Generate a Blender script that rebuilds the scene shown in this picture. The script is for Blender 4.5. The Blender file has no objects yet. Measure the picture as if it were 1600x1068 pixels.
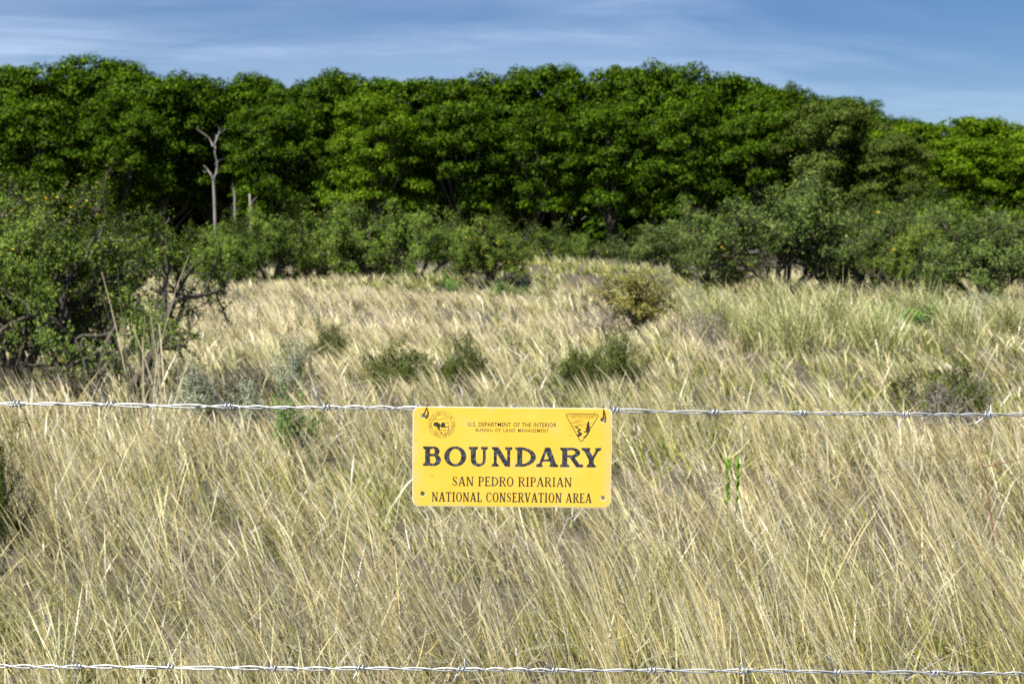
import bpy, math, random
import numpy as np
from mathutils import Vector, Matrix

# ------------------------------------------------------------------ camera, sky, sun, exposure
SC = bpy.context.scene
COL = SC.collection
CAM_H = 1.45
FPX = 2222.0                                  # focal length in pixels of a 1600 wide picture
PITCH = math.atan(154 / FPX)
SUN_EL, SUN_AZ = math.radians(57), math.radians(224)     # azimuth clockwise from +Y (view direction)

cam_d = bpy.data.cameras.new('camera')
cam = bpy.data.objects.new('camera', cam_d)
COL.objects.link(cam)
cam.location = (0, 0, CAM_H)
cam.rotation_euler = (math.pi / 2 - PITCH, 0, 0)
cam_d.sensor_width = 36
cam_d.lens = 36 * FPX / 1600
cam_d.clip_end = 9000
cam_d.dof.use_dof = True
cam_d.dof.focus_distance = 2.2
cam_d.dof.aperture_fstop = 12.5
SC.camera = cam

world = bpy.data.worlds.new('World')
SC.world = world
world.use_nodes = True
wn, wl = world.node_tree.nodes, world.node_tree.links
wn.clear()
w_out = wn.new('ShaderNodeOutputWorld')
w_bg = wn.new('ShaderNodeBackground')
w_bg.inputs['Strength'].default_value = 0.051
sky = wn.new('ShaderNodeTexSky')
sky.sky_type = 'NISHITA'
sky.sun_disc = False
sky.sun_elevation = SUN_EL
sky.sun_rotation = SUN_AZ
sky.altitude = 1200
sky.air_density = 1.0
sky.dust_density = 0.3
sky.ozone_density = 2.5
hs = wn.new('ShaderNodeHueSaturation')
hs.inputs['Hue'].default_value = 0.512
hs.inputs['Saturation'].default_value = 1.28
hs.inputs['Value'].default_value = 0.85
wl.new(sky.outputs['Color'], hs.inputs['Color'])
# thin high cloud: noise on a flat layer seen in perspective
tc = wn.new('ShaderNodeTexCoord')
sep = wn.new('ShaderNodeSeparateXYZ')
wl.new(tc.outputs['Generated'], sep.inputs[0])
zz = wn.new('ShaderNodeMath'); zz.operation = 'MAXIMUM'; zz.inputs[1].default_value = 0.0
wl.new(sep.outputs['Z'], zz.inputs[0])
za = wn.new('ShaderNodeMath'); za.operation = 'ADD'; za.inputs[1].default_value = 0.05
wl.new(zz.outputs[0], za.inputs[0])
dx = wn.new('ShaderNodeMath'); dx.operation = 'DIVIDE'
wl.new(sep.outputs['X'], dx.inputs[0]); wl.new(za.outputs[0], dx.inputs[1])
dy = wn.new('ShaderNodeMath'); dy.operation = 'DIVIDE'
wl.new(sep.outputs['Y'], dy.inputs[0]); wl.new(za.outputs[0], dy.inputs[1])
cmb = wn.new('ShaderNodeCombineXYZ')
wl.new(dx.outputs[0], cmb.inputs[0]); wl.new(dy.outputs[0], cmb.inputs[1])
cmb.inputs[2].default_value = 3.7


def wnoise(scale, detail, rough, lo, hi, mx=1.0, my=1.0, rot=0.0, off=0.0):
    mp = wn.new('ShaderNodeMapping')
    mp.inputs['Scale'].default_value = (mx, my, 1)
    mp.inputs['Rotation'].default_value = (0, 0, rot)
    mp.inputs['Location'].default_value = (off, off * .7, 0)
    wl.new(cmb.outputs[0], mp.inputs['Vector'])
    n = wn.new('ShaderNodeTexNoise')
    n.inputs['Scale'].default_value = scale
    n.inputs['Detail'].default_value = detail
    n.inputs['Roughness'].default_value = rough
    n.inputs['Distortion'].default_value = 0.5
    wl.new(mp.outputs[0], n.inputs['Vector'])
    r = wn.new('ShaderNodeMapRange')
    r.interpolation_type = 'SMOOTHSTEP'
    r.inputs['From Min'].default_value = lo
    r.inputs['From Max'].default_value = hi
    wl.new(n.outputs['Fac'], r.inputs['Value'])
    return r.outputs['Result']


c1 = wnoise(0.42, 6, 0.55, 0.40, 0.66, 0.8, 1.0, 0.25, 2.0)
c2 = wnoise(1.1, 7, 0.62, 0.40, 0.75, 0.55, 1.2, -0.15, 7.0)
cm = wn.new('ShaderNodeMath'); cm.operation = 'MULTIPLY'
wl.new(c1, cm.inputs[0]); wl.new(c2, cm.inputs[1])
ca = wn.new('ShaderNodeMath'); ca.operation = 'MULTIPLY_ADD'
wl.new(c1, ca.inputs[0]); ca.inputs[1].default_value = 0.45
wl.new(cm.outputs[0], ca.inputs[2])
cs = wn.new('ShaderNodeMath'); cs.operation = 'MULTIPLY'; cs.use_clamp = True; cs.inputs[1].default_value = 0.50
wl.new(ca.outputs[0], cs.inputs[0])
mix = wn.new('ShaderNodeMix'); mix.data_type = 'RGBA'
wl.new(cs.outputs[0], mix.inputs['Factor'])
wl.new(hs.outputs['Color'], mix.inputs['A'])
mix.inputs['B'].default_value = (6.4, 7.8, 10.2, 1)
wl.new(mix.outputs['Result'], w_bg.inputs['Color'])
wl.new(w_bg.outputs[0], w_out.inputs[0])

sun_d = bpy.data.lights.new('sun', 'SUN')
sun_d.energy = 5.0
sun_d.angle = math.radians(0.55)
sun_d.color = (1.0, 0.955, 0.87)
sun = bpy.data.objects.new('sun', sun_d)
COL.objects.link(sun)
sdir = Vector((math.sin(SUN_AZ) * math.cos(SUN_EL), math.cos(SUN_AZ) * math.cos(SUN_EL), math.sin(SUN_EL)))
sun.rotation_euler = sdir.to_track_quat('Z', 'Y').to_euler()
sun.location = sdir * 60

SC.view_settings.view_transform = 'Standard'
SC.view_settings.look = 'None'
SC.view_settings.exposure = 1.08
SC.view_settings.gamma = 1.0
SC.view_settings.use_curve_mapping = False
SC.render.engine = 'CYCLES'
SC.cycles.max_bounces = 6
SC.cycles.diffuse_bounces = 2
SC.cycles.transmission_bounces = 3
SC.cycles.transparent_max_bounces = 4
SC.cycles.use_denoising = False

# ------------------------------------------------------------------ helpers
RNG = np.random.default_rng(11)


def at(px, py, d):
    """world point seen at pixel (px, py) of the 1600 x 1068 picture, at depth d along the view"""
    cx, cy = (px - 800) / FPX, (534 - py) / FPX
    v = Vector((cx, math.cos(PITCH) + cy * math.sin(PITCH), -math.sin(PITCH) + cy * math.cos(PITCH)))
    v *= d / v.y
    return Vector((v.x, d, CAM_H + v.z))


def gnd(x, y):
    """height of the ground"""
    x = np.asarray(x, float); y = np.asarray(y, float)
    h = 0.035 * np.sin(x * .9 + 1.3) * np.sin(y * .7 + .4) + 0.03 * np.sin(x * .37 - y * .41 + 2.0)
    h = h + 0.30 * np.exp(-(((x - 4.2) / 2.6) ** 2 + ((y - 19) / 3.2) ** 2))
    h = h + 0.72 * np.exp(-(((x - 1.6) / 4.5) ** 2 + ((y - 47) / 4.5) ** 2))
    h = h - 0.10 * np.exp(-(((x + 3.5) / 5) ** 2 + ((y - 24) / 9) ** 2))
    return h


def gz(x, y):
    return float(gnd(x, y))


def noise2(x, y, s=1.0, ph=0.0):
    """cheap smooth field in about -1..1"""
    x = np.asarray(x) * s + ph; y = np.asarray(y) * s - ph * 1.7
    return (np.sin(x * 1.0 + 1.7 * np.sin(y * .63 + ph)) + np.sin(y * 1.13 + 1.9 * np.sin(x * .71 + 2.1))
            + np.sin((x + y) * 1.71 + 1.3 * np.sin(x * 1.37 - y * .9)) * .7) / 2.7


def tag(o, label=None, cat=None, group=None, kind=None):
    if label: o['label'] = label
    if cat: o['category'] = cat
    if group: o['group'] = group
    if kind: o['kind'] = kind
    return o


def empty(name, loc=(0, 0, 0), rot=(0, 0, 0), scale=(1, 1, 1)):
    o = bpy.data.objects.new(name, None)
    o.empty_display_size = 0.1
    COL.objects.link(o)
    o.location, o.rotation_euler, o.scale = loc, rot, scale
    return o


def mesh_np(name, V, F, mat=None, col=None, smooth=False):
    """V (n,3); F (m,k) uniform faces or a list of mixed faces; col (n,3) colour per vertex"""
    me = bpy.data.meshes.new(name)
    V = np.asarray(V, np.float32)
    if isinstance(F, np.ndarray):
        m, k = F.shape
        me.vertices.add(len(V)); me.vertices.foreach_set('co', V.ravel())
        me.loops.add(m * k); me.loops.foreach_set('vertex_index', F.astype(np.int32).ravel())
        me.polygons.add(m)
        me.polygons.foreach_set('loop_start', np.arange(0, m * k, k, dtype=np.int32))
        me.update(calc_edges=True)
    else:
        me.from_pydata([tuple(map(float, v)) for v in V], [], [tuple(int(i) for i in f) for f in F])
        me.update()
    if smooth:
        me.polygons.foreach_set('use_smooth', np.ones(len(me.polygons), bool))
    if col is not None:
        a = me.attributes.new('tint', 'FLOAT_COLOR', 'POINT')
        c = np.ones((len(V), 4), np.float32); c[:, :3] = col
        a.data.foreach_set('color', c.ravel())
    if mat: me.materials.append(mat)
    return me


def link(name, me, parent=None, loc=None, rot=None, scale=None):
    o = bpy.data.objects.new(name, me)
    COL.objects.link(o)
    if parent: o.parent = parent
    if loc is not None: o.location = loc
    if rot is not None: o.rotation_euler = rot
    if scale is not None: o.scale = scale
    return o


def merge(parts):
    Vs, Fs, n = [], [], 0
    for V, F in parts:
        Vs.append(np.asarray(V, float)); Fs.append(np.asarray(F) + n); n += len(V)
    return np.concatenate(Vs), np.concatenate(Fs)


def tube(P, R, k=6, cap=True):
    """quad tube along points P with radii R"""
    P = np.asarray(P, float); R = np.broadcast_to(np.asarray(R, float), (len(P),))
    T = np.gradient(P, axis=0); T /= np.linalg.norm(T, axis=1)[:, None] + 1e-12
    u = np.cross(T[0], [0, 0, 1.0])
    if np.linalg.norm(u) < .1: u = np.cross(T[0], [1.0, 0, 0])
    rings = []
    a = np.arange(k) * 2 * math.pi / k
    for p, t, r in zip(P, T, R):
        u = u - t * np.dot(u, t); u /= np.linalg.norm(u) + 1e-12
        v = np.cross(t, u)
        rings.append(p + r * (np.cos(a)[:, None] * u + np.sin(a)[:, None] * v))
    V = np.concatenate(rings)
    i = np.arange(len(P) - 1)[:, None] * k; j = np.arange(k)[None, :]; j2 = (j + 1) % k
    F = np.stack([i + j, i + j2, i + k + j2, i + k + j], -1).reshape(-1, 4)
    if cap:
        n = len(V)
        V = np.concatenate([V, P[:1], P[-1:]])
        e0 = np.stack([np.arange(k), np.full(k, n), np.full(k, n), (np.arange(k) + 1) % k], -1)
        l = (len(P) - 1) * k
        e1 = np.stack([l + np.arange(k), l + (np.arange(k) + 1) % k, np.full(k, n + 1), np.full(k, n + 1)], -1)
        # caps as thin quads with a tiny spread so that no face is degenerate
        V[n + 0] = P[0] - T[0] * R[0] * .15; V[n + 1] = P[-1] + T[-1] * R[-1] * .3
        tri0 = [(int(x), n, n, int(y)) for x, _, _, y in e0]
        F = [tuple(f) for f in F] + [(b, a_, c) for a_, c, _, b in [(x, n, 0, y) for x, _, _, y in e0]] + [(int(x), int(y), n + 1) for x, y, _, _ in e1]
        return V, F
    return V, F


# ------------------------------------------------------------------ materials
def new_mat(name):
    m = bpy.data.materials.new(name); m.use_nodes = True
    nt = m.node_tree; nt.nodes.clear()
    out = nt.nodes.new('ShaderNodeOutputMaterial')
    return m, nt.nodes, nt.links, out


def foliage_mat(name, trans=0.3, gloss=0.04, rough=0.5, tint=(1, 1, 1)):
    m, N, L, out = new_mat(name)
    at_ = N.new('ShaderNodeAttribute'); at_.attribute_name = 'tint'
    mul = N.new('ShaderNodeMix'); mul.data_type = 'RGBA'; mul.blend_type = 'MULTIPLY'; mul.inputs['Factor'].default_value = 1
    mul.inputs['B'].default_value = (*tint, 1)
    L.new(at_.outputs['Color'], mul.inputs['A'])
    d = N.new('ShaderNodeBsdfDiffuse'); t = N.new('ShaderNodeBsdfTranslucent'); g = N.new('ShaderNodeBsdfGlossy')
    g.inputs['Roughness'].default_value = rough
    L.new(mul.outputs['Result'], d.inputs['Color']); L.new(mul.outputs['Result'], t.inputs['Color'])
    m1 = N.new('ShaderNodeMixShader'); m1.inputs[0].default_value = trans
    L.new(d.outputs[0], m1.inputs[1]); L.new(t.outputs[0], m1.inputs[2])
    m2 = N.new('ShaderNodeMixShader'); m2.inputs[0].default_value = gloss
    L.new(m1.outputs[0], m2.inputs[1]); L.new(g.outputs[0], m2.inputs[2])
    L.new(m2.outputs[0], out.inputs[0])
    return m


def principled(name, c1, c2=None, scale=20.0, rough=0.6, metal=0.0, detail=5, lo=.35, hi=.65, bump=0.0, stretch=(1, 1, 1), spec=0.5):
    m, N, L, out = new_mat(name)
    p = N.new('ShaderNodeBsdfPrincipled')
    p.inputs['Roughness'].default_value = rough; p.inputs['Metallic'].default_value = metal
    p.inputs['Specular IOR Level'].default_value = spec
    if c2 is None:
        p.inputs['Base Color'].default_value = (*c1, 1)
    else:
        tc = N.new('ShaderNodeTexCoord'); mp = N.new('ShaderNodeMapping'); mp.inputs['Scale'].default_value = stretch
        L.new(tc.outputs['Object'], mp.inputs[0])
        n = N.new('ShaderNodeTexNoise'); n.inputs['Scale'].default_value = scale; n.inputs['Detail'].default_value = detail
        n.inputs['Roughness'].default_value = .65
        L.new(mp.outputs[0], n.inputs['Vector'])
        r = N.new('ShaderNodeMapRange'); r.inputs['From Min'].default_value = lo; r.inputs['From Max'].default_value = hi
        L.new(n.outputs['Fac'], r.inputs['Value'])
        mx = N.new('ShaderNodeMix'); mx.data_type = 'RGBA'
        mx.inputs['A'].default_value = (*c1, 1); mx.inputs['B'].default_value = (*c2, 1)
        L.new(r.outputs[0], mx.inputs['Factor']); L.new(mx.outputs['Result'], p.inputs['Base Color'])
        if bump:
            b = N.new('ShaderNodeBump'); b.inputs['Strength'].default_value = bump; b.inputs['Distance'].default_value = .02
            L.new(n.outputs['Fac'], b.inputs['Height']); L.new(b.outputs[0], p.inputs['Normal'])
    L.new(p.outputs[0], out.inputs[0])
    return m


M_GRASS = foliage_mat('dry_grass', .16, .05, .4)
M_LEAF = foliage_mat('leaf', .06, .006, .5)
M_COTTON = foliage_mat('cottonwood_leaf', .06, .004, .5)
M_SOIL = principled('soil_and_litter', (.035, .028, .018), (.095, .077, .05), 6, .95, 0, 8, .3, .7, .5)
M_BARK = principled('mesquite_bark', (.045, .035, .028), (.12, .10, .085), 18, .9, 0, 6, .35, .7, .6, (1, 1, .3))
M_PALE = principled('pale_cottonwood_bark', (.16, .15, .13), (.32, .30, .27), 2.5, .9, 0, 6, .3, .7, .4, (1, 1, .25))
M_CBARK = principled('cottonwood_bark', (.035, .031, .026), (.10, .09, .075), 2.5, .95, 0, 6, .3, .7, .4, (1, 1, .25))  # grey bark toned down, the shade under the crowns put into its colour
M_ZINC = principled('galvanised_steel', (.40, .42, .44), (.58, .60, .62), 140, .44, .72, 4, .3, .7)
M_RUST = principled('rusty_wire', (.035, .018, .010), (.16, .065, .02), 300, .8, .2, 4)
M_POST = principled('painted_steel_post', (.03, .05, .035), (.10, .06, .04), 25, .6, .3, 5, .5, .8)
M_CORE = principled('worn_sign_edge', (.72, .66, .52), (.85, .80, .68), 60, .5, 0, 3)
M_INK = principled('faded_black_ink', (.030, .024, .012), (.075, .065, .045), 90, .6, 0, 5, .4, .75)
M_INKB = principled('mottled_black_ink', (.020, .020, .022), (.13, .155, .19), 210, .45, 0, 3, .46, .70)
M_INKS = principled('thin_brown_ink', (.07, .05, .012), (.20, .14, .03), 150, .6, 0, 4, .4, .8)


def yellow_mat():
    m, N, L, out = new_mat('weathered_yellow_paint')
    p = N.new('ShaderNodeBsdfPrincipled'); p.inputs['Roughness'].default_value = .38
    tc = N.new('ShaderNodeTexCoord')

    def nz(scale, lo, hi, detail=5):
        n = N.new('ShaderNodeTexNoise'); n.inputs['Scale'].default_value = scale; n.inputs['Detail'].default_value = detail
        L.new(tc.outputs['Object'], n.inputs['Vector'])
        r = N.new('ShaderNodeMapRange'); r.inputs['From Min'].default_value = lo; r.inputs['From Max'].default_value = hi
        L.new(n.outputs['Fac'], r.inputs['Value']); return r.outputs[0]

    def mixc(f, a, b):
        x = N.new('ShaderNodeMix'); x.data_type = 'RGBA'; L.new(f, x.inputs['Factor'])
        if isinstance(a, tuple): x.inputs['A'].default_value = (*a, 1)
        else: L.new(a, x.inputs['A'])
        x.inputs['B'].default_value = (*b, 1); return x.outputs['Result']
    c = mixc(nz(16, .3, .75), (.80, .515, .042), (.83, .57, .092))
    c = mixc(nz(34, .58, .78), c, (.82, .53, .19))
    c = mixc(nz(9, .55, .85), c, (.80, .53, .05))
    c = mixc(nz(95, .70, .79, 2), c, (.42, .25, .035))
    # faded, pinkish where the sun and wear reach the rim of the plate
    sp = N.new('ShaderNodeSeparateXYZ'); L.new(tc.outputs['Object'], sp.inputs[0])
    ax = N.new('ShaderNodeMath'); ax.operation = 'ABSOLUTE'; L.new(sp.outputs['X'], ax.inputs[0])
    r = N.new('ShaderNodeMapRange'); r.inputs['From Min'].default_value = .134; r.inputs['From Max'].default_value = .152
    L.new(ax.outputs[0], r.inputs['Value'])
    mm = N.new('ShaderNodeMath'); mm.operation = 'MULTIPLY'; L.new(r.outputs[0], mm.inputs[0]); L.new(nz(40, .35, .75), mm.inputs[1])
    c = mixc(mm.outputs[0], c, (.80, .52, .30))
    L.new(c, p.inputs['Base Color'])
    rr = N.new('ShaderNodeMath'); rr.operation = 'MULTIPLY_ADD'; rr.inputs[1].default_value = .25; rr.inputs[2].default_value = .30
    L.new(nz(50, .3, .7), rr.inputs[0]); L.new(rr.outputs[0], p.inputs['Roughness'])
    L.new(p.outputs[0], out.inputs[0])
    return m


M_YEL = yellow_mat()

# ------------------------------------------------------------------ ground
def build_ground():
    ys = np.concatenate([np.linspace(-40, 0, 9), np.linspace(0.5, 70, 110), np.geomspace(73, 6000, 40)])
    xs0 = np.concatenate([-np.geomspace(6000, 34, 22), np.linspace(-32, 32, 90), np.geomspace(34, 6000, 22)])
    X, Y = np.meshgrid(xs0, ys)
    V = np.stack([X, Y, gnd(X, Y)], -1).reshape(-1, 3)
    w = len(xs0)
    i, j = np.meshgrid(np.arange(len(ys) - 1), np.arange(w - 1), indexing='ij')
    b = i * w + j
    F = np.stack([b, b + 1, b + w + 1, b + w], -1).reshape(-1, 4)
    o = link('ground', mesh_np('ground', V, F, M_SOIL, smooth=True))
    tag(o, kind='structure')


build_ground()

# ------------------------------------------------------------------ grass
def blades(base, L, az, th0, th1, width, face, c0, c1, prof, nseg):
    """ribbons: base (n,3), length, lean azimuth, start / end lean from vertical, width, ribbon facing, colours, width profile"""
    n = len(base)
    P = np.zeros((n, nseg + 1, 3)); P[:, 0] = base
    for s in range(nseg):
        t = (s + .5) / nseg
        th = th0 + (th1 - th0) * t
        st = np.stack([np.sin(th) * np.cos(az), np.sin(th) * np.sin(az), np.cos(th)], -1)
        P[:, s + 1] = P[:, s] + st * (L / nseg)[:, None]
    ts = np.linspace(0, 1, nseg + 1)
    w = np.interp(ts, np.linspace(0, 1, len(prof)), prof)
    side = np.stack([np.cos(face), np.sin(face), np.zeros(n)], -1)
    W = side[:, None, :] * (width[:, None] * w[None, :])[:, :, None] * .5
    V = np.stack([P - W, P + W], 2)                     # n, nseg+1, 2, 3
    b = (np.arange(n) * (nseg + 1) * 2)[:, None] + np.arange(nseg)[None, :] * 2
    F = np.stack([b, b + 1, b + 3, b + 2], -1).reshape(-1, 4)
    C = c0[:, None, :] + (c1 - c0)[:, None, :] * ts[None, :, None]
    C = np.repeat(C[:, :, None, :], 2, 2)
    return V.reshape(-1, 3), F, C.reshape(-1, 3)


STEM = [.9, .75, .65, .9, 1.35, 1.1, .25]       # stem with a narrow seed head
LEAF = [1.0, 1.1, .95, .6, .08]
STRAW = np.array([(.73, .62, .29), (.80, .72, .42), (.61, .50, .21), (.76, .70, .49), (.40, .31, .14), (.64, .60, .41)])
GREEN = np.array([(.16, .20, .020), (.25, .28, .035), (.38, .37, .065), (.10, .17, .018)])
GREY = np.array([(.21, .175, .12), (.36, .33, .26), (.11, .085, .055), (.46, .44, .38)])
WIND = math.radians(172)
CLEAR = []                                       # (x, y, radius): bushes keep the grass round them short


def in_view(x, y, margin):
    return np.abs(x) < y * .375 + margin


def green_field(x, y):
    g = .58 + .62 * noise2(x, y, 1.6, .7) + .4 * noise2(x, y, .6, 2.2)
    g = g + .5 * np.exp(-(((x - 4.2) / 3.0) ** 2 + ((y - 18) / 5) ** 2)) + 1.4 * np.exp(-(((x - 1.4) / 4.5) ** 2 + ((y - 46) / 9) ** 2))
    g = g - .55 * np.clip((y - 15) / 10, 0, 1) * (x < 2.5) * (y < 40)
    g = g - .25 * np.clip(1 - np.abs(y - 8.5) / 3.5, 0, 1)
    return np.clip(g, 0, 1.2)


def grass_zone(name, y0, y1, tufts_m2, per, nseg, wmul, margin, seed, hscale=1.0, thatch=0.0, azsd=.5, leanm=1.0, cv=.6):
    r = np.random.default_rng(seed)
    xm = y1 * .375 + margin
    n = int((y1 - y0) * 2 * xm * tufts_m2)
    tx, ty = r.uniform(-xm, xm, n), r.uniform(y0, y1, n)
    k = in_view(tx, ty, margin)
    tx, ty = tx[k], ty[k]; n = len(tx)
    cnt = np.maximum(3, (per * r.gamma(3.0, 1 / 3.0, n)).astype(int))
    # bare, thin spots
    bare = noise2(tx, ty, 2.3, 4.0) + .5 * noise2(tx, ty, 5.1, 1.0)
    cnt = np.where(bare < -.75, (cnt * .45).astype(int), cnt)
    ti = np.repeat(np.arange(n), cnt); N = len(ti)
    dist = ty[ti]
    spread = r.uniform(.015, .06, n)[ti] * (1 + .03 * dist)
    bx, by = tx[ti] + r.normal(0, 1, N) * spread, ty[ti] + r.normal(0, 1, N) * spread
    base = np.stack([bx, by, gnd(bx, by) - .01], -1)
    g = np.clip(green_field(tx, ty) + r.normal(0, .16, n), 0, 1.2)
    size = (.80 + .16 * noise2(tx, ty, .9, 5.0) + r.normal(0, .10, n))
    for cx, cy, cr in CLEAR:
        e = ((tx - cx) / (cr + .1)) ** 2 + ((ty - cy + cr * .9) / (cr * 1.9 + .15)) ** 2
        size = size * (1 - .48 * np.exp(-e ** 1.5))
    taz = WIND + .35 * noise2(tx, ty, .8, 9.0) + r.normal(0, .30, n)
    tlean = .42 + .14 * noise2(tx, ty, 1.1, 3.0) + r.normal(0, .07, n)
    outs = []
    u = r.random(N)
    leaf = u < (.46 + .30 * np.clip(g[ti], 0, 1))
    for kind in ('stem', 'leaf'):
        m = ~leaf if kind == 'stem' else leaf
        q = ti[m]; K = len(q)
        if kind == 'stem':
            L = .62 * size[q] * r.uniform(.62, 1.12, K) * hscale
            az = taz[q] + r.normal(0, azsd, K) + (r.random(K) < .12) * r.uniform(-3, 3, K)
            th0 = leanm * tlean[q] * .55 + r.normal(0, .12, K); th1 = leanm * tlean[q] * 1.25 + np.abs(r.normal(0, .16, K))
            wd = r.uniform(.0011, .0023, K); prof = STEM
            c = STRAW[r.integers(0, len(STRAW), K)] * r.uniform(cv, 1.1, K)[:, None]
            if y0 > 10: c = c * .6 + np.array([.74, .62, .38]) * .4
            yg = np.array([.44, .44, .12])
            f = (np.clip(g[q], 0, 1) * r.uniform(0, .75, K))[:, None]
            if y0 > 10: f = np.clip(f + .55 * (g[q] > .85)[:, None], 0, 1); yg = np.array([.46, .50, .20])
            cb = c * (1 - f) + yg * f
            ca_, cb_ = cb * .9, c * (1 - .55 * f) + yg * .55 * f
        else:
            L = .31 * size[q] * r.uniform(.45, 1.3, K) * hscale
            az = taz[q] + r.normal(0, 1.15, K)
            th0 = np.abs(r.normal(.22, .16, K)); th1 = th0 + np.abs(r.normal(.65, .45, K))
            wd = r.uniform(.0022, .0042, K); prof = LEAF
            gc = GREEN[r.integers(0, len(GREEN), K)] * r.uniform(.75, 1.2, K)[:, None]
            dc = np.where((r.random(K) < .45)[:, None], GREY[r.integers(0, len(GREY), K)], STRAW[r.integers(0, len(STRAW), K)] * .65)
            isg = (r.random(K) < .28 + .65 * np.clip(g[q], 0, 1))[:, None]
            ca_ = np.where(isg, gc, dc)
            tipy = np.array([.45, .38, .14])
            mixf = (r.random(K) * .6)[:, None]
            cb_ = np.where(isg, gc * (1 - mixf) + tipy * mixf, dc)
        wd = wd * np.maximum(1.0, wmul * base[m][:, 1] / 4.0)
        face = r.uniform(0, math.pi, K)
        outs.append(blades(base[m], L, az, np.clip(th0, 0, 1.3), np.clip(th1, 0, 1.75), wd, face, ca_, cb_, prof, nseg))
    if thatch:
        K = int(N * thatch)
        x, y = r.uniform(-xm, xm, K), r.uniform(y0, y1, K)
        k = in_view(x, y, margin); x, y = x[k], y[k]; K = len(x)
        b = np.stack([x, y, gnd(x, y) + r.uniform(.005, .20, K)], -1)
        c = GREY[r.integers(0, len(GREY), K)] * r.uniform(.7, 1.1, K)[:, None]
        c = np.where((r.random(K) < .35)[:, None], STRAW[r.integers(0, len(STRAW), K)] * .8, c)
        th = np.clip(r.normal(1.25, .35, K), .3, 2.0)
        outs.append(blades(b, r.uniform(.06, .24, K), r.uniform(0, 6.28, K), th, th + r.normal(0, .5, K),
                           r.uniform(.0016, .0036, K) * np.maximum(1, y / 4), r.uniform(0, 3.14, K), c, c, LEAF, min(nseg, 3)))
    V, F, C, off = [], [], [], 0
    for v, f, c in outs:
        V.append(v); F.append(f + off); C.append(c); off += len(v)
    V, F, C = np.concatenate(V), np.concatenate(F), np.concatenate(C)
    me = mesh_np(name, V, F, M_GRASS, C)
    return me


# ------------------------------------------------------------------ leaves and shrubs
def leaf_quads(P, nrm, size, col, r, aspect=.45):
    """rhombic leaves at P with normals nrm (any length)"""
    n = len(P)
    nrm = nrm / (np.linalg.norm(nrm, axis=1)[:, None] + 1e-9)
    a = r.normal(0, 1, (n, 3)); a -= nrm * np.sum(a * nrm, 1)[:, None]; a /= np.linalg.norm(a, axis=1)[:, None] + 1e-9
    b = np.cross(nrm, a)
    s = size[:, None]
    V = np.stack([P - a * s * .5, P + b * s * aspect * .5, P + a * s * .5 + nrm * s * .08, P - b * s * aspect * .5], 1).reshape(-1, 3)
    F = np.arange(n * 4).reshape(n, 4)
    return V, F, np.repeat(col, 4, 0)


def palette(r, n, cols, wts, var=.2):
    cols = np.array(cols); i = r.choice(len(cols), n, p=np.array(wts) / sum(wts))
    return cols[i] * r.uniform(1 - var, 1 + var, n)[:, None]


def grow(seed, stems=5, kids=(5, 5, 4), spread=(.35, 1.05), droop=.12, wob=.28, k_seg=5, ratio=(.62, .6, .55), low=.25, rad0=.03):
    """branch skeleton: list of (points, radius0, radius1, level), roughly one unit tall"""
    r = random.Random(seed)
    out = []

    def rv(s): return Vector((r.gauss(0, s), r.gauss(0, s), r.gauss(0, s)))

    def branch(p, d, L, rad, lvl):
        pts = [p.copy()]; dd = d.normalized()
        for i in range(k_seg):
            dd = (dd + rv(wob / (1 + .2 * lvl)) * .6 + Vector((0, 0, -droop * .25 if lvl else .10))).normalized()
            p = p + dd * (L / k_seg); pts.append(p.copy())
        out.append((np.array([tuple(q) for q in pts]), rad, rad * .45, lvl))
        if lvl < len(kids):
            for c in range(kids[lvl]):
                t = low + (1 - low) * (c + r.random()) / kids[lvl]
                i = min(k_seg - 1, int(t * k_seg)); q = pts[i].lerp(pts[i + 1], t * k_seg - i)
                base_d = (pts[i + 1] - pts[i]).normalized()
                side = rv(1.0); side = (side - base_d * side.dot(base_d)).normalized()
                nd = (base_d * r.uniform(.35, .9) + side * r.uniform(.6, 1.0) + Vector((0, 0, .12))).normalized()
                branch(q, nd, L * ratio[lvl] * r.uniform(.7, 1.2), rad * (.62 - .2 * t), lvl + 1)
    for s in range(stems):
        a = 2 * math.pi * (s + r.uniform(-.35, .35)) / stems; th = r.uniform(*spread)
        d = Vector((math.sin(th) * math.cos(a), math.sin(th) * math.sin(a), math.cos(th)))
        branch(Vector((r.gauss(0, .03), r.gauss(0, .03), 0)), d, r.uniform(.55, .75), rad0 * r.uniform(.7, 1.1), 0)
    return out


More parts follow.
